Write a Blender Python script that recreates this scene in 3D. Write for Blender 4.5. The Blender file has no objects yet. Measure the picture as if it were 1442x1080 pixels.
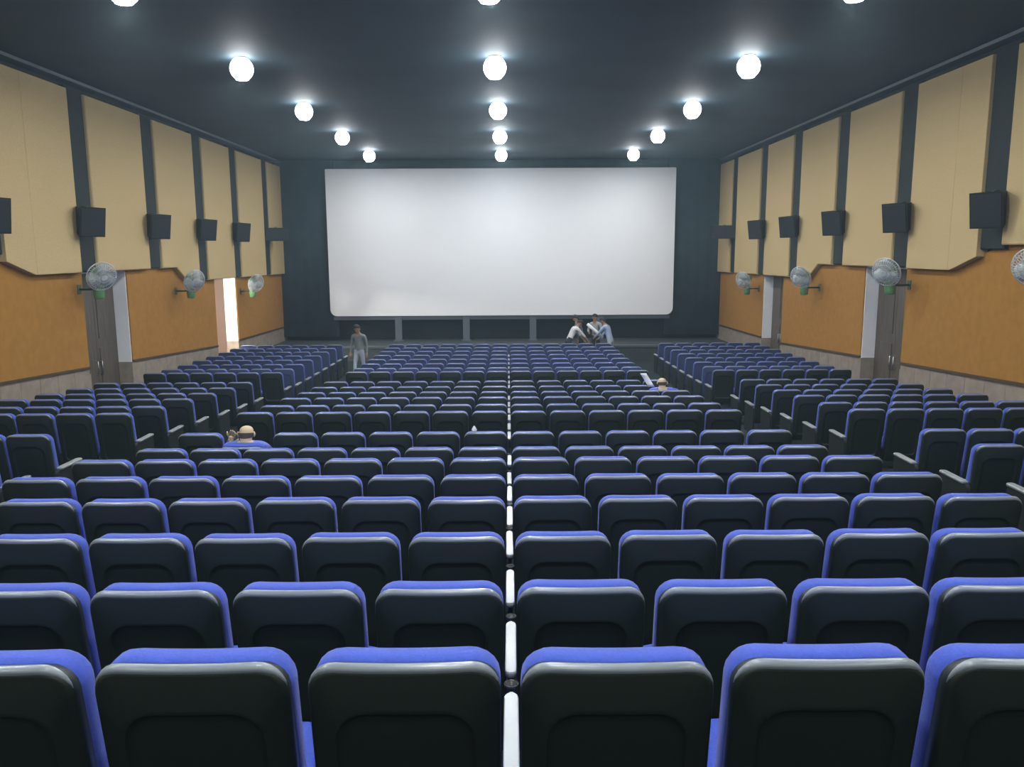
import bpy, bmesh, math, random
from mathutils import Vector, Matrix
random.seed(7)
PI = math.pi
S = bpy.context.scene
COL = S.collection

# ------------------------------------------------------------------ camera, world, exposure
CAMZ = 3.95
pitch, yaw, roll = math.radians(9.24), math.radians(0.22), math.radians(-0.3)
F = Vector((math.sin(yaw)*math.cos(pitch), math.cos(yaw)*math.cos(pitch), -math.sin(pitch)))
R0 = F.cross(Vector((0, 0, 1))).normalized()
U0 = R0.cross(F)
R = R0*math.cos(roll) + U0*math.sin(roll)
U = -R0*math.sin(roll) + U0*math.cos(roll)
cam = bpy.data.cameras.new('camera')
cam.sensor_width = 36.0
cam.lens = 1150.0/1442.0*36.0
cam.clip_start = 0.05
cam.clip_end = 200
cam_o = bpy.data.objects.new('camera', cam)
COL.objects.link(cam_o)
m = Matrix((R, U, -F)).transposed().to_4x4()
m.translation = Vector((0, 0, CAMZ))
cam_o.matrix_world = m
S.camera = cam_o

w = bpy.data.worlds.new('world')
S.world = w
w.use_nodes = True
w.node_tree.nodes['Background'].inputs['Color'].default_value = (0.45, 0.6, 0.75, 1)
w.node_tree.nodes['Background'].inputs['Strength'].default_value = 0.02
S.view_settings.view_transform = 'Standard'
S.view_settings.look = 'None'
S.view_settings.exposure = 3.05
S.view_settings.gamma = 1.0
S.view_settings.use_curve_mapping = False
LENS = 128.0          # emission of the lens under each ceiling lamp
LAMP = 3.2   # emission of the ceiling lamps' diffusers
LOBBY = 190.0          # lobby lamp behind the open door
HAZE = 0.0026         # thin haze in the hall's air
nt = w.node_tree
vs = nt.nodes.new('ShaderNodeVolumeScatter')
vs.inputs['Color'].default_value = (0.62, 0.85, 1.0, 1)
vs.inputs['Density'].default_value = HAZE
vs.inputs['Anisotropy'].default_value = 0.4
nt.links.new(vs.outputs['Volume'], nt.nodes['World Output'].inputs['Volume'])

# ------------------------------------------------------------------ materials
def mat(name, col, rough=0.6, spec=0.5, noise=None, bump=0.0, scale=60.0, metal=0.0, sheen=0.0, stretch=None):
    mt = bpy.data.materials.new(name)
    mt.use_nodes = True
    nt = mt.node_tree
    b = nt.nodes['Principled BSDF']
    b.inputs['Base Color'].default_value = (*col, 1)
    b.inputs['Roughness'].default_value = rough
    b.inputs['Specular IOR Level'].default_value = spec
    b.inputs['Metallic'].default_value = metal
    if sheen:
        b.inputs['Sheen Weight'].default_value = sheen
    if noise or bump:
        tc = nt.nodes.new('ShaderNodeTexCoord')
        mp = nt.nodes.new('ShaderNodeMapping')
        if stretch:
            mp.inputs['Scale'].default_value = stretch
        nz = nt.nodes.new('ShaderNodeTexNoise')
        nz.inputs['Scale'].default_value = scale
        nz.inputs['Detail'].default_value = 4
        nt.links.new(tc.outputs['Object'], mp.inputs['Vector'])
        nt.links.new(mp.outputs['Vector'], nz.inputs['Vector'])
        if noise:
            rp = nt.nodes.new('ShaderNodeValToRGB')
            rp.color_ramp.elements[0].color = (*[c*(1-noise) for c in col], 1)
            rp.color_ramp.elements[1].color = (*[min(1, c*(1+noise)) for c in col], 1)
            rp.color_ramp.elements[0].position = 0.3
            rp.color_ramp.elements[1].position = 0.7
            nt.links.new(nz.outputs['Fac'], rp.inputs['Fac'])
            nt.links.new(rp.outputs['Color'], b.inputs['Base Color'])
        if bump:
            bp = nt.nodes.new('ShaderNodeBump')
            bp.inputs['Strength'].default_value = bump
            bp.inputs['Distance'].default_value = 0.003
            nt.links.new(nz.outputs['Fac'], bp.inputs['Height'])
            nt.links.new(bp.outputs['Normal'], b.inputs['Normal'])
    return mt

def emit(name, col, strength):
    mt = bpy.data.materials.new(name)
    mt.use_nodes = True
    b = mt.node_tree.nodes['Principled BSDF']
    b.inputs['Base Color'].default_value = (0.8, 0.8, 0.8, 1)
    b.inputs['Emission Color'].default_value = (*col, 1)
    b.inputs['Emission Strength'].default_value = strength
    return mt

M = dict(
    ceiling=mat('ceiling_paint', (0.030, 0.050, 0.064), 0.75, 0.3, noise=0.12, scale=0.8),
    black_wall=mat('black_wall_paint', (0.020, 0.027, 0.028), 0.8, 0.3, noise=0.1, scale=3),
    curtain=mat('black_masking_cloth', (0.034, 0.054, 0.064), 0.9, 0.2, noise=0.12, scale=2.0),
    curtain_dark=mat('black_recess_cloth', (0.012, 0.018, 0.022), 0.9, 0.2),
    beige=mat('beige_acoustic_fabric', (0.54, 0.405, 0.20), 0.85, 0.2, noise=0.05, bump=0.3, scale=35),
    orange=mat('ochre_fabric_panel', (0.375, 0.178, 0.034), 0.85, 0.2, noise=0.07, bump=0.2, scale=6),
    dark_brown=mat('dark_brown_strip', (0.07, 0.045, 0.022), 0.6),
    plinth=mat('beige_stone_tile', (0.30, 0.245, 0.19), 0.6, 0.4, noise=0.15, scale=5),
    white_paint=mat('white_reveal_paint', (0.88, 0.89, 0.87), 0.6, 0.3, noise=0.03, scale=4),
    pink_paint=mat('pale_pink_paint', (0.20, 0.13, 0.095), 0.7),
    door=mat('brown_door_laminate', (0.10, 0.080, 0.060), 0.5, 0.4, noise=0.25, scale=3, stretch=(6, 6, 0.6)),
    metal=mat('brushed_metal', (0.45, 0.46, 0.47), 0.35, 0.5, metal=1.0),
    cornice=mat('grey_cornice', (0.12, 0.135, 0.14), 0.6),
    screen=mat('white_screen_vinyl', (0.86, 0.87, 0.88), 0.9, 0.1),
    steel_dark=mat('grey_painted_steel', (0.085, 0.105, 0.125), 0.6),
    stage=mat('dark_grey_stage', (0.045, 0.055, 0.060), 0.7, noise=0.1, scale=3),
    carpet=mat('dark_floor_carpet', (0.022, 0.029, 0.030), 0.95, 0.1, noise=0.3, bump=0.4, scale=40),
    shell=mat('black_seat_plastic', (0.010, 0.0165, 0.0125), 0.45, 0.45, bump=0.15, scale=300),
    shell_blue=mat('muted_blue_seat_back', (0.048, 0.066, 0.150), 0.75, 0.3, noise=0.08, scale=60),
    highlight=mat('seat_edge_highlight', (0.215, 0.245, 0.265), 0.30, 0.8),  # light caught on the black shell's top lip, put in as grey colour
    blue=mat('blue_seat_fabric', (0.052, 0.092, 0.46), 0.8, 0.3, noise=0.10, bump=0.35, scale=120, sheen=0.12),
    leg=mat('black_powder_steel', (0.011, 0.015, 0.015), 0.6, 0.4),
    cap=mat('pale_grey_armrest_cap', (0.36, 0.38, 0.38), 0.30, 0.5),
    side_cap=mat('dull_grey_armrest_cap', (0.27, 0.29, 0.295), 0.35, 0.5),
    cup=mat('black_cup_holder', (0.010, 0.012, 0.012), 0.35),
    speaker=mat('black_speaker_box', (0.012, 0.017, 0.018), 0.6, 0.4),
    grille=mat('black_speaker_mesh', (0.017, 0.024, 0.026), 0.5, 0.5, bump=0.5, scale=200),
    yoke=mat('grey_speaker_yoke', (0.10, 0.115, 0.12), 0.4),
    fan_green=mat('pale_green_fan_plastic', (0.13, 0.30, 0.12), 0.4),
    fan_dark=mat('dark_green_fan_plastic', (0.035, 0.075, 0.035), 0.5),
    fan_wire=mat('chromed_fan_wire', (0.62, 0.66, 0.66), 0.35, 0.6, metal=0.4),
    fan_blade=mat('grey_fan_blade', (0.40, 0.46, 0.44), 0.3),
    housing=mat('lamp_housing', (0.5, 0.5, 0.5), 0.5),
    lamp=emit('lamp_diffuser', (0.90, 0.96, 1.0), LAMP),
    lens=emit('lamp_lens', (0.92, 0.97, 1.0), LENS),
    lobby=emit('lobby_lamp', (1.0, 0.97, 0.88), LOBBY),
    skin=mat('skin', (0.34, 0.19, 0.115), 0.6),
    skin_pale=mat('pale_scalp', (0.62, 0.48, 0.30), 0.5),
    hair=mat('dark_hair', (0.014, 0.012, 0.010), 0.7),
    hair_brown=mat('brown_hair', (0.11, 0.085, 0.055), 0.7),
    shirt_grey=mat('grey_shirt', (0.17, 0.19, 0.18), 0.9),
    shirt_white=mat('white_shirt', (0.66, 0.66, 0.66), 0.9),
    shirt_blue=mat('pale_blue_shirt', (0.36, 0.47, 0.66), 0.9),
    shirt_mid=mat('mid_grey_shirt', (0.34, 0.36, 0.36), 0.9),
    shirt_dark=mat('charcoal_shirt', (0.12, 0.12, 0.13), 0.9),
    shirt_royal=mat('royal_blue_shirt', (0.14, 0.18, 0.60), 0.9),
    trousers_pale=mat('pale_trousers', (0.40, 0.46, 0.52), 0.9),
    trousers_dark=mat('dark_trousers', (0.025, 0.03, 0.04), 0.9),
    shoe=mat('dark_shoe', (0.02, 0.018, 0.015), 0.5),
    paper=mat('white_paper', (0.80, 0.82, 0.86), 0.8),
    pink=mat('pink_plastic', (0.50, 0.32, 0.36), 0.5),
)

# ------------------------------------------------------------------ mesh helpers
class MB:
    def __init__(self):
        self.v, self.f, self.s = [], [], []
    def quadbox(self, c, smooth=False):          # 8 corners: bottom 4 then top 4
        n = len(self.v)
        self.v += [tuple(p) for p in c]
        for q in ((0, 3, 2, 1), (4, 5, 6, 7), (0, 1, 5, 4), (1, 2, 6, 5), (2, 3, 7, 6), (3, 0, 4, 7)):
            self.f.append([n+i for i in q]); self.s.append(smooth)
    def box(self, x0, x1, y0, y1, z0, z1):
        self.quadbox([(x0, y0, z0), (x1, y0, z0), (x1, y1, z0), (x0, y1, z0), (x0, y0, z1), (x1, y0, z1), (x1, y1, z1), (x0, y1, z1)])
    def loops(self, L, closed=True, cap0=True, cap1=True, smooth=True):
        n0 = len(self.v); k = len(L[0])
        for lp in L:
            self.v += [tuple(p) for p in lp]
        for i in range(len(L)-1):
            a, b = n0+i*k, n0+(i+1)*k
            for j in range(k if closed else k-1):
                j2 = (j+1) % k
                self.f.append([a+j, a+j2, b+j2, b+j]); self.s.append(smooth)
        if cap0: self.f.append([n0+j for j in reversed(range(k))]); self.s.append(False)
        if cap1: self.f.append([n0+(len(L)-1)*k+j for j in range(k)]); self.s.append(False)
    def tube(self, pts, rad, n=8, cap=True, smooth=True):
        pts = [Vector(p) for p in pts]
        rs = rad if isinstance(rad, (list, tuple)) else [rad]*len(pts)
        L = []; up = None
        for i, p in enumerate(pts):
            t = (pts[min(i+1, len(pts)-1)] - pts[max(i-1, 0)]).normalized()
            if up is None:
                up = Vector((0, 0, 1)) if abs(t.z) < 0.9 else Vector((1, 0, 0))
            a = t.cross(up).normalized(); b = a.cross(t).normalized(); up = b
            L.append([p + (a*math.cos(2*PI*j/n) + b*math.sin(2*PI*j/n))*rs[i] for j in range(n)])
        self.loops(L, True, cap, cap, smooth)
    def ring(self, c, ax, r, rad, n=24, k=5):
        c = Vector(c); ax = Vector(ax).normalized()
        a = ax.cross(Vector((0, 0, 1)))
        a = a.normalized() if a.length > 1e-3 else Vector((1, 0, 0))
        b = ax.cross(a)
        n0 = len(self.v)
        for i in range(n):
            d = a*math.cos(2*PI*i/n) + b*math.sin(2*PI*i/n)
            for j in range(k):
                self.v.append(tuple(c + d*(r + rad*math.cos(2*PI*j/k)) + ax*rad*math.sin(2*PI*j/k)))
        for i in range(n):
            for j in range(k):
                self.f.append([n0+i*k+j, n0+((i+1) % n)*k+j, n0+((i+1) % n)*k+(j+1) % k, n0+i*k+(j+1) % k]); self.s.append(True)
    def lathe(self, prof, c=(0, 0, 0), n=20):    # prof: (r, z)
        L = [[(c[0]+r*math.cos(2*PI*j/n), c[1]+r*math.sin(2*PI*j/n), c[2]+z) for j in range(n)] for r, z in prof]
        self.loops(L, True, prof[0][0] > 1e-4, prof[-1][0] > 1e-4)
    def ball(self, c, rx, ry, rz, n=12, m=8):
        L = []
        for i in range(1, m):
            th = PI*i/m
            L.append([(c[0]+rx*math.sin(th)*math.cos(2*PI*j/n), c[1]+ry*math.sin(th)*math.sin(2*PI*j/n), c[2]-rz*math.cos(th)) for j in range(n)])
        self.loops(L, True, True, True)
    def mesh(self, name, mt):
        me = bpy.data.meshes.new(name)
        me.from_pydata(self.v, [], self.f)
        me.polygons.foreach_set('use_smooth', self.s)
        me.materials.append(mt)
        me.update()
        bm = bmesh.new(); bm.from_mesh(me)
        bmesh.ops.recalc_face_normals(bm, faces=bm.faces)
        bm.to_mesh(me); bm.free()
        return me

def put(name, me, parent=None, loc=(0, 0, 0), label=None):
    o = bpy.data.objects.new(name, me)
    COL.objects.link(o)
    o.location = loc
    if parent: o.parent = parent
    if label: o['label'] = label
    return o
def build(name, mb, mt, parent=None, loc=(0, 0, 0), label=None):
    return put(name, mb.mesh(name, mt), parent, loc, label)
def empty(name, loc, label, cat, group=None, rz=0.0):
    o = bpy.data.objects.new(name, None)
    o.empty_display_size = 0.1
    COL.objects.link(o)
    o.location = loc; o.rotation_euler = (0, 0, rz)
    return tag(o, label, cat, group)
def tag(o, label, cat, group=None):
    o['label'] = label; o['category'] = cat
    if group: o['group'] = group
    return o
def structure(o):
    o['kind'] = 'structure'
    return o

# ------------------------------------------------------------------ room
XL, XR, XC = -8.95, 8.40, -0.275
YB, YF = -6.0, 32.8
ZCEIL = 7.40
ROWS = [(1.93, 1.899), (2.96, 1.655), (4.00, 1.488), (4.99, 1.376), (5.94, 1.256), (6.92, 1.140), (8.12, 0.944), (9.19, 0.868),
        (11.21, 0.714), (12.32, 0.603), (13.42, 0.520), (14.50, 0.427), (15.54, 0.352), (16.60, 0.288),
        (18.89, 0.153), (19.89, 0.095), (20.89, 0.070), (21.89, 0.052), (22.89, 0.038), (23.89, 0.025), (24.89, 0.012), (25.89, 0.002)]
ROWS = [(d, z+0.012) for d, z in ROWS]
PITCH = 0.55

# floor: terraces stepping down towards the screen
fl = MB()
edges = [YB] + [d-0.06 for d, z in ROWS] + [27.0]
levels = [2.25] + [z for d, z in ROWS]
# cross aisles continue at the level of the row behind them
for i in range(len(levels)):
    fl.box(XL-0.9, XR+0.9, edges[i], edges[i+1], -0.5, levels[i])
fl.box(XL-0.9, XR+0.9, 27.0, YF, -0.5, 0.0)
structure(build('floor', fl, M['carpet']))

ce = MB(); ce.box(XL-0.9, XR+0.9, YB, YF+0.5, ZCEIL, ZCEIL+0.3)
structure(build('ceiling', ce, M['ceiling']))
rear = MB(); rear.box(XL-0.9, XR+0.9, YB-0.3, YB, -0.5, ZCEIL)
structure(build('wall_rear', rear, M['black_wall']))

# back wall: dark masking cloth in wide flanks, dark recess under the screen
bw = MB(); bw.box(XL-0.9, XR+0.9, YF, YF+0.3, -0.5, ZCEIL)
wall_front = structure(build('wall_front', bw, M['curtain_dark']))
def flank(x0, x1, z0, z1, name='masking_panel'):
    n = max(4, int((x1-x0)/0.12)); L0, L1 = [], []
    mb = MB(); k = len(mb.v)
    for i in range(n+1):
        x = x0+(x1-x0)*i/n; y = 32.30+0.012*math.sin(i*1.9)
        mb.v += [(x, y, z0), (x, y, z1)]
    for i in range(n):
        mb.f.append([2*i, 2*i+2, 2*i+3, 2*i+1]); mb.s.append(True)
    b = len(mb.v)
    for i in range(n+1):
        x = x0+(x1-x0)*i/n
        mb.v += [(x, 32.42, z0), (x, 32.42, z1)]
    for i in range(n):
        mb.f.append([b+2*i, b+2*i+1, b+2*i+3, b+2*i+2]); mb.s.append(True)
    mb.f += [[0, 1, b+1, b], [2*n, b+2*n, b+2*n+1, 2*n+1]]; mb.s += [False, False]
    mb.f += [[2*i+1 for i in range(n+1)] + [b+2*i+1 for i in reversed(range(n+1))], [2*i for i in reversed(range(n+1))] + [b+2*i for i in range(n+1)]]; mb.s += [False, False]
    return build(name, mb, M['curtain'], wall_front)
flank(XL, -6.72, 0.62, ZCEIL)
flank(6.18, XR, 0.62, ZCEIL)
flank(-6.72, 6.18, 7.00, ZCEIL)

# side walls
DOORS = ((17.20, 19.22), (24.90, 26.88))
def wall(side, X, sgn):
    # sgn: direction out of the room
    mb = MB()
    def seg(y0, y1, z0, z1):
        a, b = sorted((X, X+sgn*0.34))
        mb.box(a, b, y0, y1, z0, z1)
    seg(YB, DOORS[0][0], -0.5, 3.56); seg(DOORS[0][1], DOORS[1][0], -0.5, 3.56); seg(DOORS[1][1], YF, -0.5, 3.56)
    seg(YB, YF, 3.56, ZCEIL)
    wl = structure(build('wall_'+side, mb, M['black_wall']))
    def slab(name, poly, t0, t1, mt, bev=0.02):
        # polygon in (y, z), from depth t0 to t1 into the room, front edge chamfered
        cy = sum(p[0] for p in poly)/len(poly); cz = sum(p[1] for p in poly)/len(poly)
        def lp(t, ins):
            out = []
            for y, z in poly:
                dy, dz = cy-y, cz-z
                out.append((X-sgn*t, y+math.copysign(min(ins, abs(dy)), dy), z+math.copysign(min(ins, abs(dz)), dz)))
            return out
        b = MB(); b.loops([lp(t0, 0), lp(t1-bev, 0), lp(t1, bev)], smooth=False)
        return build(name, b, mt, wl)
    cols = [4.4, 7.6, 10.85, 14.10, 17.32, 20.60, 23.80, 26.85, 30.25]
    H = 0.35
    bounds = [YB] + cols + [YF+0.05]
    lowz = lambda y: 4.0 if y < 13.8 else (4.0-(y-13.8)/1.5*0.45 if y < 15.3 else (3.55 if y < 21.85 else (3.55-(y-21.85)/0.7*0.39 if y < 22.55 else 3.16-(y-22.55)*0.007)))
    for i in range(len(bounds)-1):
        y0 = bounds[i]+(H if i else 0); y1 = bounds[i+1]-(H if i < len(cols) else 0)
        br = sorted({y0, y1, *[b for b in (13.8, 15.3, 21.85, 22.55) if y0 < b < y1]})
        if i == 4:   # this bay is folded at its lower corner: two panels meet on a joint
            for a, b in ((y0, 15.36), (15.364, y1)):
                bb = sorted({a, b, *[q for q in (13.8, 15.3) if a < q < b]})
                slab('acoustic_panel', [(y, lowz(y)) for y in bb] + [(b, 7.18), (a, 7.18)], 0.0, 0.20, M['beige'], 0.006)
        else:
            slab('acoustic_panel', [(y, lowz(y)) for y in br] + [(y1, 7.18), (y0, 7.18)], 0.0, 0.20, M['beige'])
    # black pilaster strips behind the speakers
    for c in cols:
        slab('pilaster_strip', [(c-H+0.005, lowz(c)+0.02), (c+H-0.005, lowz(c)+0.02), (c+H-0.005, 7.25), (c-H+0.005, 7.25)], 0.0, 0.15, M['black_wall'])
    # ochre panels, slanting lower edge follows the rake
    ob = lambda y: (1.57+(17.1-y)*0.052) if y < 17.1 else (1.57-(y-17.1)*0.057 if y < 24.6 else 1.14-(y-24.6)*0.014)
    for y0, y1 in ((YB, 4.4), (4.404, 10.85), (10.854, DOORS[0][0]), (DOORS[0][1], DOORS[1][0]), (DOORS[1][1], YF)):
        slab('ochre_panel', [(y0, ob(y0)), (y1, ob(y1)), (y1, min(lowz(y1)+0.05, 4.05)), *[(q, lowz(q)+0.05) for q in (22.55, 21.85, 15.3, 13.8) if y0 < q < y1], (y0, min(lowz(y0)+0.05, 4.05))], 0.0, 0.06, M['orange'], 0.004)
        slab('panel_edge_strip', [(y0, ob(y0)-0.05), (y1, ob(y1)-0.05), (y1, ob(y1)), (y0, ob(y0))], 0.0, 0.08, M['dark_brown'], 0.004)  # thin dark brown strip along the panel's lower edge
    # stone plinth, tile by tile
    def tiles(y0, y1):
        n = max(1, round((y1-y0)/0.6))
        for i in range(n):
            a = y0+(y1-y0)*i/n+0.004; b = y0+(y1-y0)*(i+1)/n-0.004
            slab('plinth_tile', [(a, -0.02), (b, -0.02), (b, ob(b)-0.05), (a, ob(a)-0.05)], 0.0, 0.05+0.004*random.random(), M['plinth'], 0.004)
    tiles(9.8, DOORS[0][0]); tiles(DOORS[0][1], DOORS[1][0]); tiles(DOORS[1][1], YF)
    # grey cornice strip
    cb = MB(); a, b = sorted((X, X-sgn*0.26)); cb.box(a, b, YB, YF, 7.325, 7.385)
    build('cornice', cb, M['cornice'], wl)
    return wl, ob
wall_l, OB = wall('left', XL, -1)
wall_r, _ = wall('right', XR, 1)
soffit = MB()

def doorway(n, X, sgn, y0, y1, open_leaf, zf):
    """recessed double door: white reveals with stone foot, brown leaves"""
    root = structure(bpy.data.objects.new('door_%d' % n, None)); COL.objects.link(root); root.location = (X, (y0+y1)/2, zf)
    ox, oy, oz = root.location
    def bx(name, x0, x1, ya, yb, z0, z1, mt, par=root):
        x0, x1 = sorted((x0, x1)); mb = MB(); mb.box(x0-ox, x1-ox, ya-oy, yb-oy, z0-oz, z1-oz)
        return build(name, mb, mt, par)
    D = 0.34
    zs = OB(y1)-0.05
    for nm, ya, yb in (('far_reveal', y1-0.03, y1), ('near_reveal', y0, y0+0.03)):
        bx(nm, X-sgn*0.03, X+sgn*D, ya, yb, zs, 3.54, M['white_paint'])
        bx(nm+'_foot', X-sgn*0.05, X+sgn*D, ya-0.012, yb+0.012, zf-0.05, zs, M['plinth'])
    bx('soffit', X, X+sgn*D, y0+0.03, y1-0.03, 3.52, 3.55, M['white_paint'])
    if not open_leaf:
        mid = (y0+y1)/2
        for ya, yb, hy in ((y0+0.04, mid-0.006, mid-0.09), (mid+0.006, y1-0.04, mid+0.09)):
            lf = bx('door_leaf', X+sgn*(D-0.07), X+sgn*(D-0.01), ya, yb, zf+0.01, 3.50, M['door'])
            for zz in (0.28, 1.75):
                bx('door_panel', X+sgn*(D-0.085), X+sgn*(D-0.07), ya+0.12, yb-0.12, zf+zz, min(zf+zz+1.25, 3.40), M['door'], lf)
            hb = MB(); xh = X+sgn*(D-0.12)
            hb.tube([(xh+sgn*0.05-ox, hy-oy, 0.95), (xh-ox, hy-oy, 0.95), (xh-ox, hy-oy, 1.25), (xh+sgn*0.05-ox, hy-oy, 1.25)], 0.012)
            build('door_handle', hb, M['metal'], lf)
    return root
def zfl(y):
    z = levels[0]
    for (d, zz) in ROWS:
        if y > d-0.06: z = zz
    return z
doorway(1, XL, -1, *DOORS[0], False, zfl(18.0))
d2 = doorway(2, XL, -1, *DOORS[1], True, zfl(25.5))
doorway(3, XR, 1, *DOORS[0], False, zfl(18.0))
doorway(4, XR, 1, *DOORS[1], False, zfl(25.5))
# lit lobby beyond the open left door
for nm, bxx in (('near', (XL-3.2, XL-0.345, 22.9, 23.0, 0, 3.4)), ('far', (XL-3.2, XL-0.345, 28.0, 28.1, 0, 3.4)), ('outer', (XL-3.3, XL-3.2, 22.9, 28.1, 0, 3.4))):
    lb = MB(); lb.box(*bxx); structure(build('wall_lobby_'+nm, lb, M['pink_paint']))
lb = MB(); lb.box(XL-3.2, XL-0.345, 22.9, 28.1, 3.4, 3.5); structure(build('ceiling_lobby', lb, M['pink_paint']))
lamp = MB(); lamp.lathe([(0.0, -0.10), (0.10, -0.09), (0.17, -0.05), (0.19, 0.0)], n=16)
ll = empty('lobby_light', (XL-1.1, 24.3, 3.38), 'bright lobby lamp beyond the open left doorway', 'light')
build('diffuser', lamp, M['lobby'], ll)
hb = MB(); hb.lathe([(0.21, 0.0), (0.21, 0.02)], n=16); build('housing', hb, M['housing'], ll)

# ------------------------------------------------------------------ stage, screen
st = MB()
st.box(XL, XR, 29.6, YF, -0.02, 0.46)
stage = build('stage_platform', st, M['stage']); structure(stage)
sl = MB(); sl.box(XL, XR, 29.55, 29.75, 0.46, 0.53); build('stage_nosing', sl, M['steel_dark'], stage)

scr = empty('cinema_screen', (XC, 32.0, 0.46), 'huge white cinema screen with rounded lower corners on dark front wall', 'screen')
def rr(x0, x1, z0, z1, rt, rb, n=6, nt=1):
    """closed outline counter-clockwise seen from -y: bottom-left corner first; nt = pieces along top and bottom"""
    P = []
    def arc(cx, cz, r, a0, a1):
        for i in range(n+1):
            a = a0+(a1-a0)*i/n
            P.append((cx+r*math.cos(a), cz+r*math.sin(a)))
    arc(x0+rb, z0+rb, rb, PI, 1.5*PI)
    for i in range(1, nt): P.append((x0+rb+(x1-x0-2*rb)*i/nt, z0))
    arc(x1-rb, z0+rb, rb, 1.5*PI, 2*PI)
    arc(x1-rt, z1-rt, rt, 0, 0.5*PI)
    for i in range(1, nt): P.append((x1-rt-(x1-x0-2*rt)*i/nt, z1))
    arc(x0+rt, z1-rt, rt, 0.5*PI, PI)
    return P
sx0, sx1 = -6.96-XC, 6.43-XC
sz0, sz1 = 1.45-0.46, 7.05-0.46
sc_m = MB()
o1 = rr(sx0, sx1, sz0, sz1, 0.04, 0.26)
sc_m.loops([[(x, 0.08, z) for x, z in o1], [(x, 0.0, z) for x, z in o1]], smooth=False)
build('projection_surface', sc_m, M['screen'], scr)
fr = MB(); fr.box(sx0+0.1, sx1-0.1, 0.10, 0.16, sz0-0.16, sz0-0.02); build('frame_rail', fr, M['steel_dark'], scr)
for x in (-4.32, -1.66, 0.96, 3.60):
    lg = MB(); lg.box(x-XC-0.13, x-XC+0.13, 0.02, 0.14, 0, sz0-0.05); lg.box(x-XC-0.2, x-XC+0.2, -0.05, 0.2, 0, 0.04)
    build('leg', lg, M['steel_dark'], scr)

# ------------------------------------------------------------------ seats
def yoff(x, z):
    return (1.0-z)*0.15 - 0.016*(1-(2*x/0.5)**2)
def lift(P, d):
    return [(x, yoff(x, z)+d, z) for x, z in P]
def shell_mb(n=5, nt=6, inset=True):
    mb = MB()
    def o(i, rt=0.075, rb=0.05):
        return rr(-0.25+i, 0.25-i, 0.22+i, 0.994-i, max(0.02, rt-i), max(0.015, rb-i), n, nt)
    L = [lift(o(0.003), 0.052), lift(o(0), 0.02), lift(o(0.006), 0.005), lift(o(0.016), 0.0)]
    if inset:
        q = lambda i, d: lift(rr(-0.18+i, 0.18-i, 0.32+i, 0.862-i, max(0.012, 0.085-i), max(0.012, 0.05-i), n, nt), d)
        L += [q(-0.012, 0.0), q(-0.004, -0.003), q(0, 0.0), q(0.004, 0.009), q(0.03, 0.007), q(0.15, 0.006)]
    mb.loops(L)
    return mb
def highlight_mb(n=6, nt=8):  # strip that paints the highlight along the shell's top edge, tapering out at the corners
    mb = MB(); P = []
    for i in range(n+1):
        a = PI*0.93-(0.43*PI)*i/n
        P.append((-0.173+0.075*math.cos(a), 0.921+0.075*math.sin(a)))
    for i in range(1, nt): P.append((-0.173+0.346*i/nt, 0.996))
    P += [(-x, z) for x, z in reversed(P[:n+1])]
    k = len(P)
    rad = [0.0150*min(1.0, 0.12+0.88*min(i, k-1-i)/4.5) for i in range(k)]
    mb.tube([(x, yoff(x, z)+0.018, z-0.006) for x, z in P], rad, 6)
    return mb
def back_mb(n=5, nt=6):
    mb = MB()
    def o(i, rt=0.085, rb=0.05):
        return rr(-0.249+i, 0.249-i, 0.36+i, 1.0-i, max(0.02, rt-i), max(0.02, rb-i), n, nt)
    mb.loops([lift(o(0.012), 0.045), lift(o(0.002), 0.055), lift(o(0), 0.075), lift(o(0.002), 0.115), lift(o(0.014), 0.138), lift(o(0.04), 0.15), lift(o(0.15), 0.142)])
    return mb
def cushion_mb():
    mb = MB()
    def ln(x, t, s):      # seat pad, folded down
        return (x, 0.17+0.44*s, 0.46-t+0.02*s)
    L = []
    for t, i in ((0.0, 0.03), (0.015, 0.0), (0.085, 0.0), (0.10, 0.03)):
        L.append([ln(x, t, z) for x, z in rr(-0.235+i, 0.235-i, i, 1.0-i, 0.09, 0.05, 4, 1)])
    mb.loops(L)
    return mb
def arm_mb(x=-0.275, w=0.026, top=0.57):
    mb = MB()
    P = rr(0.24, 0.60, 0.40, top, 0.03, 0.03, 4, 1)
    L = []
    for xx, i in ((x-w, 0.008), (x-w+0.006, 0), (x+w-0.006, 0), (x+w, 0.008)):
        L.append([(xx, y+(i if y < 0.4 else -i), z+(i if z < 0.48 else -i)) for y, z in P])
    mb.loops(L)
    return mb
def cap_mb(x, w=0.033, y0=0.13, y1=0.60):
    mb = MB()
    P = rr(x-w, x+w, y0, y1, 0.03, 0.02, 4, 1)
    mb.loops([[(a, b, 0.562) for a, b in P], [(a, b, 0.582) for a, b in P],
              [(x+(a-x)*0.86, b+(0.004 if b < 0.3 else -0.004), 0.588) for a, b in P]])
    return mb
def cup_mb(x):
    mb = MB(); mb.lathe([(0.020, 0.50), (0.023, 0.585), (0.026, 0.594), (0.021, 0.594), (0.018, 0.53), (0.0005, 0.525)], (x, 0.64, 0), 14)
    return mb
def leg_mb(x):
    mb = MB()
    mb.quadbox([(x-0.016, 0.14, 0), (x+0.016, 0.14, 0), (x+0.016, 0.50, 0), (x-0.016, 0.50, 0), (x-0.016, 0.22, 0.42), (x+0.016, 0.22, 0.42), (x+0.016, 0.44, 0.42), (x-0.016, 0.44, 0.42)])
    mb.box(x-0.03, x+0.03, 0.12, 0.54, 0, 0.012)
    return mb
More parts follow.
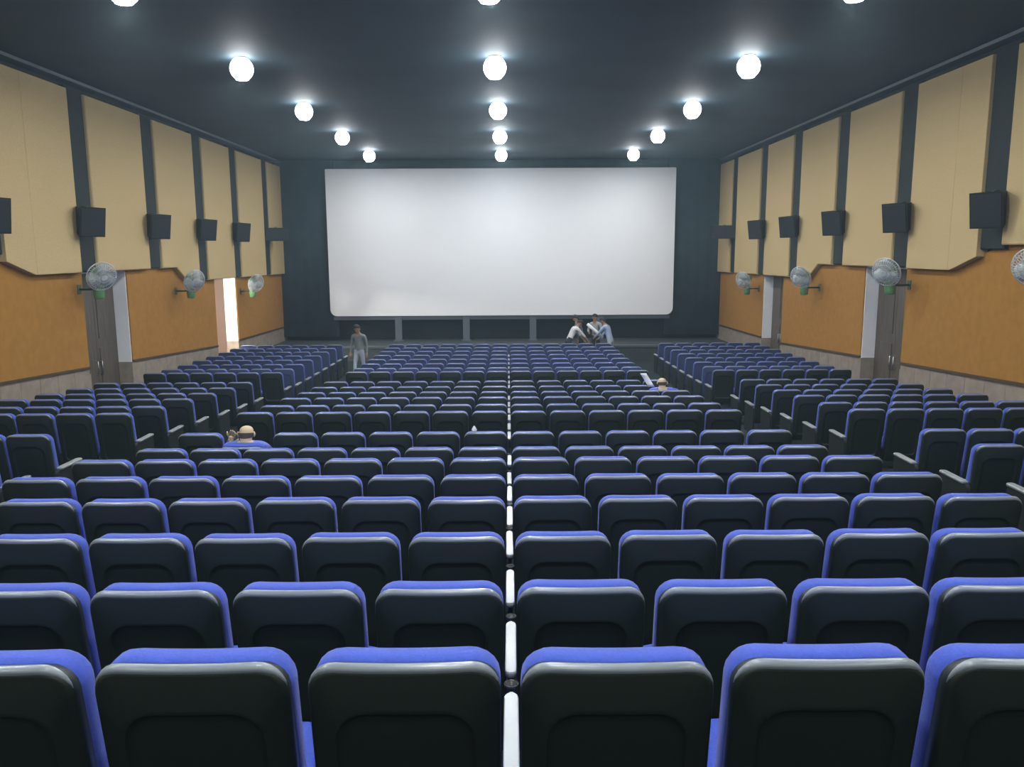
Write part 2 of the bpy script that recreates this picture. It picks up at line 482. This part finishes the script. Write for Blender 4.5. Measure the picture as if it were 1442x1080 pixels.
def end_mb(x):
    mb = MB()
    P = rr(0.06, 0.60, 0.0, 0.562, 0.05, 0.02, 4, 1)
    mb.loops([[(x-0.02, y, z) for y, z in P], [(x+0.02, y, z) for y, z in P]], smooth=False)
    return mb
ME = dict(shell=shell_mb().mesh('back_shell', M['shell']), shell_blue=shell_mb().mesh('back_shell', M['shell_blue']), highlight=highlight_mb().mesh('edge_trim', M['highlight']), back=back_mb().mesh('backrest', M['blue']),
          cushion=cushion_mb().mesh('seat_cushion', M['blue']), arm=arm_mb().mesh('armrest', M['blue']),
          arm_r=arm_mb(0.275).mesh('armrest', M['blue']),
          carm=arm_mb(-0.275, 0.014, 0.564).mesh('armrest', M['leg']), cap=cap_mb(-0.275, 0.024).mesh('armrest_cap', M['cap']), cup=cup_mb(-0.275).mesh('cup_holder', M['cup']),
          leg=leg_mb(-0.275).mesh('leg', M['leg']), leg_r=leg_mb(0.275).mesh('leg', M['leg']),
          end=end_mb(-0.275).mesh('end_panel', M['leg']), end_r=end_mb(0.275).mesh('end_panel', M['leg']),
          endcap=cap_mb(-0.275, 0.04).mesh('armrest_cap', M['side_cap']), endcap_r=cap_mb(0.275, 0.04).mesh('armrest_cap', M['side_cap']))

ORD = ['nearest', 'second nearest', 'third nearest', 'fourth nearest', 'fifth nearest', 'sixth nearest', 'seventh nearest', 'eighth nearest',
       'ninth nearest', 'tenth nearest', 'eleventh nearest', 'twelfth nearest', 'thirteenth nearest', 'fourteenth nearest', 'fifteenth nearest', 'sixteenth nearest']
NTH = ['first', 'second', 'third', 'fourth', 'fifth', 'sixth', 'seventh']
LOW = {}
def seat(x, row, left, right, label, group, recline=0.0, detail=True):
    """left/right: 'arm' (blue armrest), 'centre' (pale cap + cup holder), 'end' (aisle panel), None (the neighbour has it)"""
    d, z = ROWS[row]
    z += random.uniform(-0.006, 0.006)
    r = empty('cinema_chair', (x, d+random.uniform(-0.008, 0.008), zfl(d)), label, 'chair', group)
    r.rotation_euler = (0, 0, random.uniform(-0.006, 0.006))
    sh = put('back_shell', ME['shell_blue' if row >= 15 else 'shell'], r); tr = put('edge_trim', ME['highlight'], sh); bk = put('backrest', ME['back'], r)
    if recline:
        for o in (sh, bk):
            o.rotation_euler = (recline, 0, 0)
            p = Vector((0, 0.16, 0.40)); o.location = p - Matrix.Rotation(recline, 3, 'X') @ p
    if detail: put('seat_cushion', ME['cushion'], r)
    if left == 'arm':
        put('armrest', ME['arm'], r); put('leg', ME['leg'], r)
    elif left == 'centre':
        a = put('armrest', ME['carm'], r); put('armrest_cap', ME['cap'], a, label='pale grey armrest cap'); put('cup_holder', ME['cup'], a); put('leg', ME['leg'], r)
    elif left == 'end':
        a = put('end_panel', ME['end'], r); put('armrest_cap', ME['endcap'], a, label='dull grey armrest cap')
    elif left == 'wall':
        put('armrest', ME['arm'], r); put('leg', ME['leg'], r)
    if right == 'end':
        a = put('end_panel', ME['end_r'], r); put('armrest_cap', ME['endcap_r'], a, label='dull grey armrest cap')
    elif right == 'wall':
        put('armrest', ME['arm_r'], r); put('leg', ME['leg_r'], r)
    return r

N_IND = 16
XSL, XSR = -5.28, 4.77
low_place = []
for ri in range(len(ROWS)):
    nl, nr = 7, 6
    for k in range(nl):
        x = -(k+0.5)*PITCH
        if ri >= N_IND: low_place.append((x, ri, False, False)); continue
        lab = 'blue cinema chair with %s back, %s row, %s left of the centre gap' % ('blue' if ri >= 15 else 'black', ORD[ri], NTH[k])
        seat(x, ri, 'end' if k == 6 else 'arm', None, lab, 'centre block seats left of the gap', recline=(0.40 if (ri, k) == (7, 5) else 0.0))
    for k in range(nr):
        x = (k+0.5)*PITCH
        if ri >= N_IND: low_place.append((x, ri, False, False)); continue
        lab = 'blue cinema chair with %s back, %s row, %s right of the centre gap' % ('blue' if ri >= 15 else 'black', ORD[ri], NTH[k])
        seat(x, ri, 'centre' if k == 0 else 'arm', 'end' if k == 5 else None, lab, 'centre block seats right of the gap', recline=(0.30 if (ri, k) == (12, 5) else 0.0))
    if ri >= 4:
        ns = (6, 6)
        for k in range(ns[0]):
            x = XSL-(k+0.5)*PITCH
            if ri >= N_IND: low_place.append((x, ri, False, k == 0)); continue
            seat(x, ri, 'arm', 'end' if k == 0 else None, 'tall %s cinema chair, left block, %s row, %s from its aisle' % ('all blue' if ri >= 15 else 'blue and black', ORD[ri], NTH[k]), 'left side block seats')
        for k in range(ns[1]):
            x = XSR+(k+0.5)*PITCH
            if ri >= N_IND: low_place.append((x, ri, k == 0, False)); continue
            seat(x, ri, 'end' if k == 0 else 'arm', 'wall' if k == 5 else None, 'tall %s cinema chair, right block, %s row, %s from its aisle' % ('all blue' if ri >= 15 else 'blue and black', ORD[ri], NTH[k]), 'right side block seats')

# the rows nearest the screen, past the first three hundred seats: one mass
def joined(name, parts, places, parent):
    n_v = []; n_f = []; sm = []
    for me_ in parts:
        vs = [tuple(v.co) for v in me_.vertices]; fs = [tuple(p.vertices) for p in me_.polygons]; ss = [p.use_smooth for p in me_.polygons]
        for (x, y, z) in places:
            b = len(n_v)
            n_v += [(a+x, c+y, e+z) for a, c, e in vs]
            n_f += [tuple(i+b for i in f) for f in fs]; sm += ss
    me = bpy.data.meshes.new(name); me.from_pydata(n_v, [], n_f); me.polygons.foreach_set('use_smooth', sm)
    me.materials.append(parts[0].materials[0])
    o = put(name, me, parent)
    return o
lo_shell = shell_mb(3, 4, False).mesh('shell_low', M['shell_blue']); lo_back = back_mb(3, 4).mesh('back_low', M['blue']); lo_highlight = highlight_mb(3, 4).mesh('highlight_low', M['highlight'])
pl = [(x, ROWS[ri][0], zfl(ROWS[ri][0])) for x, ri, a, b in low_place]
far = empty('far_chairs', (0, 0, 0), 'massed rows of small blue chairs just before the stage', 'chairs')
far['kind'] = 'stuff'
for nm, parts in (('back_shells', [lo_shell]), ('edge_highlights', [lo_highlight]), ('backrests', [lo_back]), ('armrests', [ME['arm']])):
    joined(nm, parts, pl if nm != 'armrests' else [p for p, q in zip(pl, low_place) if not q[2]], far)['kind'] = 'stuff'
pe_l = [(x, ROWS[ri][0], zfl(ROWS[ri][0])) for x, ri, a, b in low_place if b]
pe_r = [(x, ROWS[ri][0], zfl(ROWS[ri][0])) for x, ri, a, b in low_place if a]
joined('end_panels', [ME['end_r']], pe_l, far)['kind'] = 'stuff'; joined('end_panels', [ME['end']], pe_r, far)['kind'] = 'stuff'
joined('armrest_caps', [ME['endcap_r']], pe_l, far)['kind'] = 'stuff'; joined('armrest_caps', [ME['endcap']], pe_r, far)['kind'] = 'stuff'
joined('armrest_caps', [ME['cap']], [p for p in pl if abs(p[0]-0.275) < 0.01], far)['kind'] = 'stuff'

# ------------------------------------------------------------------ ceiling lights
dif = MB(); dif.lathe([(0.0005, -0.3705)] + [(0.205*math.sin(0.543+(PI*0.87-0.543)*q/12), -0.195-0.205*math.cos(0.543+(PI*0.87-0.543)*q/12)) for q in range(13)], n=24)
dif_me = dif.mesh('diffuser', M['lamp'])
lns = MB(); lns.lathe([(0.0005, -0.376), (0.104, -0.376), (0.106, -0.374), (0.0005, -0.372)], n=24); len_me = lns.mesh('lens', M['lens'])
hou = MB(); hou.lathe([(0.085, -0.032), (0.115, -0.025), (0.12, 0.0)], n=20); hou_me = hou.mesh('housing', M['housing'])
LY = [29.15, 24.5, 20.0, 15.45, 10.85, 6.25, 1.65, -2.95]
RANK = ['farthest', 'second farthest', 'third farthest', 'fourth farthest', 'fifth farthest']
for line, lx in (('left', -4.78), ('middle', -0.22), ('right', 4.36)):
    for i, y in enumerate(LY):
        lab = ('round glowing ceiling lamp, %s in the %s line of lamps' % (RANK[i], line)) if i < 5 else 'round glowing ceiling lamp of the %s line, %s one above the rear seating' % (line, ('first', 'second', 'third')[i-5])
        t = empty('ceiling_light', (lx, y, ZCEIL), lab, 'light', 'ceiling lamps in three lines' if i < 5 else 'ceiling lamps above the viewpoint')
        put('diffuser', dif_me, t); put('housing', hou_me, t); put('lens', len_me, t)

# ------------------------------------------------------------------ wall speakers
def speaker(x, y, z, sgn, label, big=False):
    """sgn +1: hangs on the right wall"""
    t = empty('wall_speaker', (x, y, z), label, 'speaker', 'speakers along the side walls')
    W, Hh, Dp = (0.86, 0.46, 0.50) if big else (0.52, 0.59, 0.40)
    rot = Matrix.Rotation(sgn*(-math.radians(52)), 3, 'Z') @ Matrix.Rotation(math.radians(12), 3, 'X')
    if big: rot = Matrix.Rotation(sgn*(-math.radians(20)), 3, 'Z') @ Matrix.Rotation(math.radians(8), 3, 'X')
    off = Vector((-sgn*(0.38 if not big else 0.52), -0.30 if not big else -0.05, 0))
    def tr(p): return tuple(rot @ Vector(p) + off)
    # front faces -y before turning; cabinet tapers to the back
    cab = MB()
    f0, f1 = -Dp/2, Dp/2
    cab.quadbox([tr(p) for p in ((-W/2, f0, -Hh/2), (W/2, f0, -Hh/2), (W*0.33, f1, -Hh*0.40), (-W*0.33, f1, -Hh*0.40), (-W/2, f0, Hh/2), (W/2, f0, Hh/2), (W*0.33, f1, Hh*0.42), (-W*0.33, f1, Hh*0.42))])
    c = build('cabinet', cab, M['speaker'], t)
    g = MB(); e = 0.025
    g.quadbox([tr(p) for p in ((-W/2+e, f0-0.018, -Hh/2+e), (W/2-e, f0-0.018, -Hh/2+e), (W/2-e, f0, -Hh/2+e), (-W/2+e, f0, -Hh/2+e), (-W/2+e, f0-0.018, Hh/2-e), (W/2-e, f0-0.018, Hh/2-e), (W/2-e, f0, Hh/2-e), (-W/2+e, f0, Hh/2-e))])
    build('grille', g, M['grille'], t)
    b = MB()
    b.tube([tr((0, f1*0.2, Hh*0.46)), tr((0, f1+0.05, Hh*0.44)), (off.x+sgn*0.30, off.y+0.10, 0.12), (off.x+sgn*0.36, off.y+0.08, 0.0), (off.x+sgn*0.30, off.y+0.10, -0.16), tr((0, f1+0.04, -Hh*0.44)), tr((0, f1*0.2, -Hh*0.46))], 0.014, 6)
    b.tube([(off.x+sgn*0.34, off.y+0.08, 0.0), (sgn*(-0.06), 0, 0)], 0.022, 8)
    b.box(-sgn*0.07-0.012, -sgn*0.07+0.012, -0.09, 0.09, -0.12, 0.12)
    build('yoke', b, M['yoke'], t)
    return t
SY = [14.10, 17.32, 20.60, 23.80, 26.85]
POS = ['nearest', 'second nearest', 'third nearest', 'fourth nearest', 'fifth nearest']
for sgn, X, side in ((-1, XL, 'left'), (1, XR, 'right')):
    for i, y in enumerate(SY):
        speaker(X, y, 4.60, sgn, 'black box speaker tilted down on a dark strip of the %s wall, %s' % (side, POS[i]))
    speaker(X, 30.35, 4.60, sgn, 'wide low black speaker on the %s wall, beside the screen masking' % side, True)

# ------------------------------------------------------------------ wall fans
def fan(x, y, z, sgn, label, turn=0.0):
    t = empty('wall_fan', (x, y, z), label, 'fan', 'wall fans above the ochre panels')
    # wall plate and arm
    a = MB(); a.box(-sgn*0.05-0.02, -sgn*0.05+0.02, -0.07, 0.07, -0.37, -0.17)
    a.tube([(-sgn*0.05, 0, -0.27), (-sgn*0.42, 0, -0.27)], 0.022, 8)
    build('wall_bracket', a, M['fan_dark'], t)
    p = MB(); p.lathe([(0.05, -0.47), (0.10, -0.45), (0.11, -0.30), (0.085, -0.14), (0.05, -0.08), (0.05, 0.0)], (-sgn*0.46, 0, 0), 14)
    build('pedestal', p, M['fan_green'], t, label='pale green fan pedestal')
    ax = Vector((-sgn*0.72, -0.62, -0.30)).normalized()
    ax = Matrix.Rotation(turn, 3, 'Z') @ ax
    c0 = Vector((-sgn*0.46, 0, 0.06))
    mo = MB(); mo.tube([c0-ax*0.13, c0-ax*0.10, c0+ax*0.02, c0+ax*0.08], [0.05, 0.095, 0.105, 0.07], 14)
    build('motor_housing', mo, M['fan_green'], t)
    c = c0+ax*0.20
    cg = MB()
    u = ax.cross(Vector((0, 0, 1))).normalized(); v = ax.cross(u)
    Rr = 0.30
    cg.ring(c, ax, Rr, 0.011, 32, 6)
    for r, h in ((0.10, 0.105), (0.18, 0.09), (0.26, 0.06)):
        cg.ring(c+ax*h, ax, r, 0.005, 28, 4); cg.ring(c-ax*h*0.9, ax, r, 0.005, 28, 4)
    for k in range(36):
        d = u*math.cos(2*PI*k/36)+v*math.sin(2*PI*k/36)
        for s in (1, -1):
            cg.tube([c+d*0.05+ax*0.108*s, c+d*0.16+ax*0.097*s, c+d*0.27+ax*0.056*s, c+d*Rr], 0.0042, 4, False)
    build('cage', cg, M['fan_wire'], t)
    hb = MB(); hb.tube([c+ax*0.10, c+ax*0.118], [0.062, 0.055], 16); build('badge_cap', hb, M['fan_blade'], t)
    for k in range(3):
        an = 2*PI*k/3+0.4
        bl = MB(); L = []
        for i in range(7):
            r = 0.05+0.235*i/6; wd = 0.05+0.085*math.sin(PI*(0.15+0.75*i/6))
            d = u*math.cos(an)+v*math.sin(an); e = -u*math.sin(an)+v*math.cos(an)
            L.append([c+d*r+e*wd*s+ax*(0.45*wd*s+th) for s, th in ((-1, 0), (0, 0.006), (1, 0), (1, 0.004), (0, 0.012), (-1, 0.004))])
        bl.loops(L); build('blade', bl, M['fan_blade'], t)
    return t
FANS = [(-1, 17.05, 3.47, 'left', 'beside the near doorway'), (-1, 22.0, 3.20, 'left', 'between the two doorways'), (-1, 27.3, 2.93, 'left', 'past the bright open doorway'),
        (1, 12.30, 3.66, 'right', 'at the picture edge, nearest'), (1, 17.05, 3.47, 'right', 'beside the near doorway'), (1, 22.0, 3.20, 'right', 'between the two doorways'), (1, 27.3, 2.93, 'right', 'past the far doorway')]
for sgn, y, z, side, where in FANS:
    fan(XL if sgn < 0 else XR, y, z, sgn, 'green and silver fan on the %s wall, %s' % (side, where), random.uniform(-0.15, 0.15))

# ------------------------------------------------------------------ people
def person(loc, rz, J, mats, label, hair='short', group=None):
    """J: joint dictionary (local metres); one skinned body, hair and ears as children"""
    root_mats = [M['skin'], M[mats['shirt']], M[mats['trousers']], M['shoe']]
    if mats.get('skin'): root_mats[0] = M[mats['skin']]
    N = ['pelvis', 'belly', 'chest', 'neck', 'jaw', 'brow', 'crown',
         'sho_l', 'elb_l', 'wri_l', 'han_l', 'sho_r', 'elb_r', 'wri_r', 'han_r',
         'hip_l', 'kne_l', 'ank_l', 'toe_l', 'hip_r', 'kne_r', 'ank_r', 'toe_r']
    RAD = dict(pelvis=.135, belly=.125, chest=.145, neck=.055, jaw=.075, brow=.094, crown=.055, sho=.065, elb=.042, wri=.029, han=.036, hip=.088, kne=.057, ank=.040, toe=.036)
    E_ = [('pelvis', 'belly', 1), ('belly', 'chest', 1), ('chest', 'neck', 0), ('neck', 'jaw', 0), ('jaw', 'brow', 0), ('brow', 'crown', 0)]
    for s in 'lr':
        E_ += [('chest', 'sho_'+s, 1), ('sho_'+s, 'elb_'+s, 1), ('elb_'+s, 'wri_'+s, 1 if mats.get('long') else 0), ('wri_'+s, 'han_'+s, 0),
               ('pelvis', 'hip_'+s, 2), ('hip_'+s, 'kne_'+s, 2), ('kne_'+s, 'ank_'+s, 2), ('ank_'+s, 'toe_'+s, 3)]
    me = bpy.data.meshes.new('skel')
    idx = {n: i for i, n in enumerate(N)}
    me.from_pydata([J[n] for n in N], [(idx[a], idx[b]) for a, b, _ in E_], [])
    tmp = bpy.data.objects.new('skel', me); COL.objects.link(tmp)
    tmp.modifiers.new('skin', 'SKIN')
    sv = me.skin_vertices[0].data
    for n in N:
        r = RAD[n.split('_')[0]]; sv[idx[n]].radius = (r, r*(0.8 if n in ('pelvis', 'belly', 'chest') else 1.0)); sv[idx[n]].use_root = (n == 'pelvis')
    ss = tmp.modifiers.new('sub', 'SUBSURF'); ss.levels = 2; ss.render_levels = 2
    dg = bpy.context.evaluated_depsgraph_get()
    ev = tmp.evaluated_get(dg); body = bpy.data.meshes.new_from_object(ev)
    bpy.data.objects.remove(tmp)
    segs = [(Vector(J[a]), Vector(J[b]), k) for a, b, k in E_]
    vs = [tuple(v.co) for v in body.vertices]; fs = [tuple(p.vertices) for p in body.polygons]; mi = []
    for p in body.polygons:
        best = (9, 0)
        for a, b, k in segs:
            ab = b-a; tt = max(0, min(1, (p.center-a).dot(ab)/max(1e-6, ab.length_squared)))
            dd = (p.center-(a+ab*tt)).length
            if dd < best[0]: best = (dd, k)
        mi.append(best[1])
    # fingers and thumb, rooted in the palm
    fm = MB()
    for s in 'lr':
        wr, ha = Vector(J['wri_'+s]), Vector(J['han_'+s]); d = (ha-wr).normalized()
        sd = d.cross(Vector((0, 1, 0.2))).normalized(); pn = d.cross(sd)
        for q, ln in ((-1.5, .062), (-0.5, .075), (0.5, .080), (1.5, .070)):
            b = ha+sd*q*0.019
            fm.tube([b-d*0.02, b+d*ln*0.55, b+d*ln*0.9+pn*0.015, b+d*ln+pn*0.035], [.010, .0095, .0085, .006], 6)
        sg = 1 if s == 'l' else -1
        b = wr+d*0.03+sd*sg*0.025
        fm.tube([b, b+sd*sg*0.03+d*0.03, b+sd*sg*0.04+d*0.06], [.012, .011, .008], 6)
    b0 = len(vs); vs += fm.v; fs += [tuple(i+b0 for i in f) for f in fm.f]; mi += [0]*len(fm.f)
    out = bpy.data.meshes.new('person'); out.from_pydata(vs, [], fs)
    for mt in root_mats: out.materials.append(mt)
    out.polygons.foreach_set('material_index', mi); out.polygons.foreach_set('use_smooth', [True]*len(fs))
    o = put('person', out, None, loc); o.rotation_euler = (0, 0, rz)
    tag(o, label, 'person', group)
    jaw, brow, crown = Vector(J['jaw']), Vector(J['brow']), Vector(J['crown'])
    upv = (crown-jaw).normalized(); fw = Vector(J.get('face', (0, 1, 0))).normalized(); fw = (fw-upv*fw.dot(upv)).normalized(); sd = fw.cross(upv)
    ft = MB()
    mid = (jaw+brow)/2
    ft.tube([mid+fw*0.078+upv*0.02, mid+fw*0.10-upv*0.012, mid+fw*0.08-upv*0.022], [.008, .014, .010], 6)
    for s in (1, -1):
        e = mid+sd*s*0.088
        ft.tube([e+upv*0.03-fw*0.01, e+sd*s*0.012-fw*0.015, e-upv*0.03-fw*0.005], [.008, .013, .008], 6)
    build('nose_and_ears', ft, root_mats[0], o)
    for s in (1, -1):
        ey = MB(); p = mid+fw*0.083+upv*0.028+sd*s*0.032; ey.ball(p, .010, .010, .008, 8, 6); build('eye', ey, M['hair'], o)
    mo = MB(); p = mid+fw*0.082-upv*0.045; mo.tube([p-sd*0.022, p, p+sd*0.022], .005, 5); build('mouth', mo, M['pink'], o)
    h = MB()
    cc = (brow*0.62+crown*0.38)-fw*0.010
    L = []
    for i in range(7):
        th = (PI*0.56)*i/6 if hair == 'short' else PI*0.5
        ring = []
        for j in range(16):
            a = 2*PI*j/16
            drop = 0.055*max(0, -math.cos(a))*(i/6) - 0.03*max(0, math.cos(a))*(i/6)
            if hair == 'fringe':
                rr_, hz = 0.098-0.004*i, -0.048-0.009*i-0.012*max(0, -math.cos(a))*(i/6)
                if math.cos(a) > 0.55: rr_ = 0.080
                ring.append(cc+fw*math.cos(a)*rr_+sd*math.sin(a)*rr_*0.95+upv*hz)
            else:
                rr_ = 0.108*math.sin(max(0.02, th))
                ring.append(cc+fw*math.cos(a)*rr_+sd*math.sin(a)*rr_*0.94+upv*(0.100*math.cos(th)-drop))
        L.append(ring)
    h.loops(L, True, hair == 'short', False)
    build('hair', h, M[mats.get('hair', 'hair')], o)
    return o

def stand(lean=0.0, twist=0.0, knees=0.0, arms=None, step=0.0, nod=0.0):
    """standing figure facing +y; lean in radians bends at the hip"""
    J = {}
    hz = 0.92
    def up(x, y, z):            # point given upright above the hip, leant forward
        dz = z-hz
        return (x, y*math.cos(lean)+dz*math.sin(lean), hz+dz*math.cos(lean)-y*math.sin(lean))
    J['pelvis'] = (0, 0, hz+0.02); J['belly'] = up(0, 0.0, 1.12); J['chest'] = up(0, 0.0, 1.34); J['neck'] = up(0, 0.01, 1.47)
    J['jaw'] = up(0, 0.03+nod, 1.55); J['brow'] = up(0, 0.03+nod*1.5, 1.63); J['crown'] = up(0, 0.02+nod*1.8, 1.68)
    for s, g in (('l', -1), ('r', 1)):
        J['sho_'+s] = up(g*0.19, 0, 1.39)
        a = (arms or {}).get(s)
        if a: J['elb_'+s], J['wri_'+s], J['han_'+s] = a
        else:
            J['elb_'+s] = up(g*0.25, -0.03, 1.12); J['wri_'+s] = up(g*0.27, 0.04, 0.88); J['han_'+s] = up(g*0.27, 0.06, 0.80)
        st_ = step*g
        J['hip_'+s] = (g*0.095, 0, hz-0.06); J['kne_'+s] = (g*0.10, st_*0.55+knees*0.1+0.02, 0.49); J['ank_'+s] = (g*0.10, st_, 0.085); J['toe_'+s] = (g*0.115, st_+0.15, 0.036)
    J['face'] = (0, math.cos(lean), -math.sin(lean))
    return J
def at(x, y, z): return (x, y, z)

person((-4.55, 24.7, zfl(24.7)), math.radians(165), stand(step=0.16, nod=0.05), dict(shirt='shirt_grey', trousers='trousers_pale', long=True),
       'person in grey shirt and pale trousers walking in the left aisle')
person((2.05, 28.0, 0), math.radians(-75), stand(lean=0.62, arms=dict(l=((-0.24, 0.52, 1.02), (-0.20, 0.66, 0.84), (-0.18, 0.70, 0.77)), r=((0.24, 0.52, 1.02), (0.20, 0.66, 0.84), (0.18, 0.70, 0.77)))),
       dict(shirt='shirt_white', trousers='trousers_dark'), 'person in white shirt bending forward before the stage')
person((2.55, 28.7, 0), math.radians(70), stand(lean=0.25), dict(shirt='shirt_dark', trousers='trousers_dark', long=True), 'person in charcoal clothes standing behind the one in white')
person((3.10, 28.9, 0), math.radians(150), stand(lean=0.10, arms=dict(l=((-0.26, 0.10, 1.14), (-0.14, 0.30, 1.08), (-0.10, 0.37, 1.08)), r=((0.26, 0.10, 1.14), (0.14, 0.30, 1.08), (0.10, 0.37, 1.08)))),
       dict(shirt='shirt_mid', trousers='trousers_dark', long=True), 'person in mid grey shirt holding the upper end of a white tube')
person((3.52, 28.0, 0), math.radians(60), stand(lean=0.42, arms=dict(l=((-0.22, 0.38, 1.10), (-0.10, 0.55, 0.98), (-0.06, 0.61, 0.95)), r=((0.24, 0.36, 1.08), (0.14, 0.52, 0.90), (0.10, 0.57, 0.86)))),
       dict(shirt='shirt_blue', trousers='trousers_pale', long=True), 'person in pale blue shirt leaning over the lower end of white tube')
tb = MB(); tb.tube([(2.74, 28.35, 1.42), (3.28, 28.30, 0.95)], 0.055, 10)
tag(build('white_tube', tb, M['paper']), 'short white tube held slanting between two people before the stage', 'tube')

def seated(arm_up=True):
    J = stand()
    J['pelvis'] = (0, 0.28, 0.50); J['belly'] = (0, 0.18, 0.66); J['chest'] = (0, 0.06, 0.83); J['neck'] = (0, 0.03, 0.92)
    J['jaw'] = (0, 0.05, 0.965); J['brow'] = (0, 0.08, 1.045); J['crown'] = (0, 0.075, 1.105)
    for s, g in (('l', -1), ('r', 1)):
        J['sho_'+s] = (g*0.20, 0.05, 0.87); J['elb_'+s] = (g*0.27, 0.26, 0.68); J['wri_'+s] = (g*0.22, 0.48, 0.64); J['han_'+s] = (g*0.21, 0.56, 0.64)
        J['hip_'+s] = (g*0.10, 0.34, 0.50); J['kne_'+s] = (g*0.13, 0.72, 0.50); J['ank_'+s] = (g*0.13, 0.74, 0.09); J['toe_'+s] = (g*0.14, 0.88, 0.036)
    if arm_up:
        J['elb_l'] = (-0.27, 0.16, 0.80); J['wri_l'] = (-0.20, 0.10, 0.93); J['han_l'] = (-0.17, 0.08, 0.99)
    return J
person((-3.02, 9.12, zfl(9.27)), 0.0, seated(), dict(shirt='shirt_royal', trousers='trousers_dark', long=True, skin='skin_pale', hair='hair_brown'), 'bald person in blue shirt sunk in a reclined seat, seen from behind', 'fringe')
Jb = seated(False)
person((2.95, 15.44, zfl(15.62)+0.05), 0.0, Jb, dict(shirt='shirt_royal', trousers='trousers_dark', long=True, skin='skin_pale', hair='hair_brown'), 'person in blue lying back beside the right aisle, white sheet alongside', 'fringe')

# small things left on the seats
def sheet(loc, pts, label, name='paper_sheet'):
    mb = MB(); k = len(pts)
    mb.loops([[Vector(p) for p in pts], [Vector(p)+Vector((0.004, 0.008, 0.004)) for p in pts]], smooth=False)
    o = build(name, mb, M['paper'], None, loc); return tag(o, label, 'paper')
ps = MB(); L = []
for i in range(6):
    t = i/5; L.append([(-0.10+0.16*t+a, 0.02*math.sin(5*t)+b, 0.20-0.26*t) for a, b in ((-0.06, 0), (0.06, 0.015), (0.062, 0.025), (-0.058, 0.01))])
ps.loops(L)
tag(build('white_cloth', ps, M['paper'], None, (2.70, 15.60, zfl(15.62)+1.03)), 'white cloth hung over a seat back beside the person lying back', 'cloth')
cp = MB(); cp.lathe([(0.026, 0), (0.030, 0.03), (0.012, 0.06), (0.008, 0.07)], n=10)
tag(build('crumpled_tissue', cp, M['paper'], None, (-0.405, 9.25, zfl(9.27)+1.0)), 'small white tissue left on top of a seat back near the centre gap', 'tissue')
bt = empty('plastic_bottle', (2.745, 9.40, zfl(9.27)+0.60), 'white bottle with pink top wedged between two seat backs', 'bottle')
b1 = MB(); b1.lathe([(0.030, 0), (0.034, 0.02), (0.034, 0.20), (0.014, 0.26)], n=12); build('bottle_body', b1, M['paper'], bt)
b2 = MB(); b2.lathe([(0.017, 0.26), (0.017, 0.30)], n=10); build('cap', b2, M['pink'], bt)
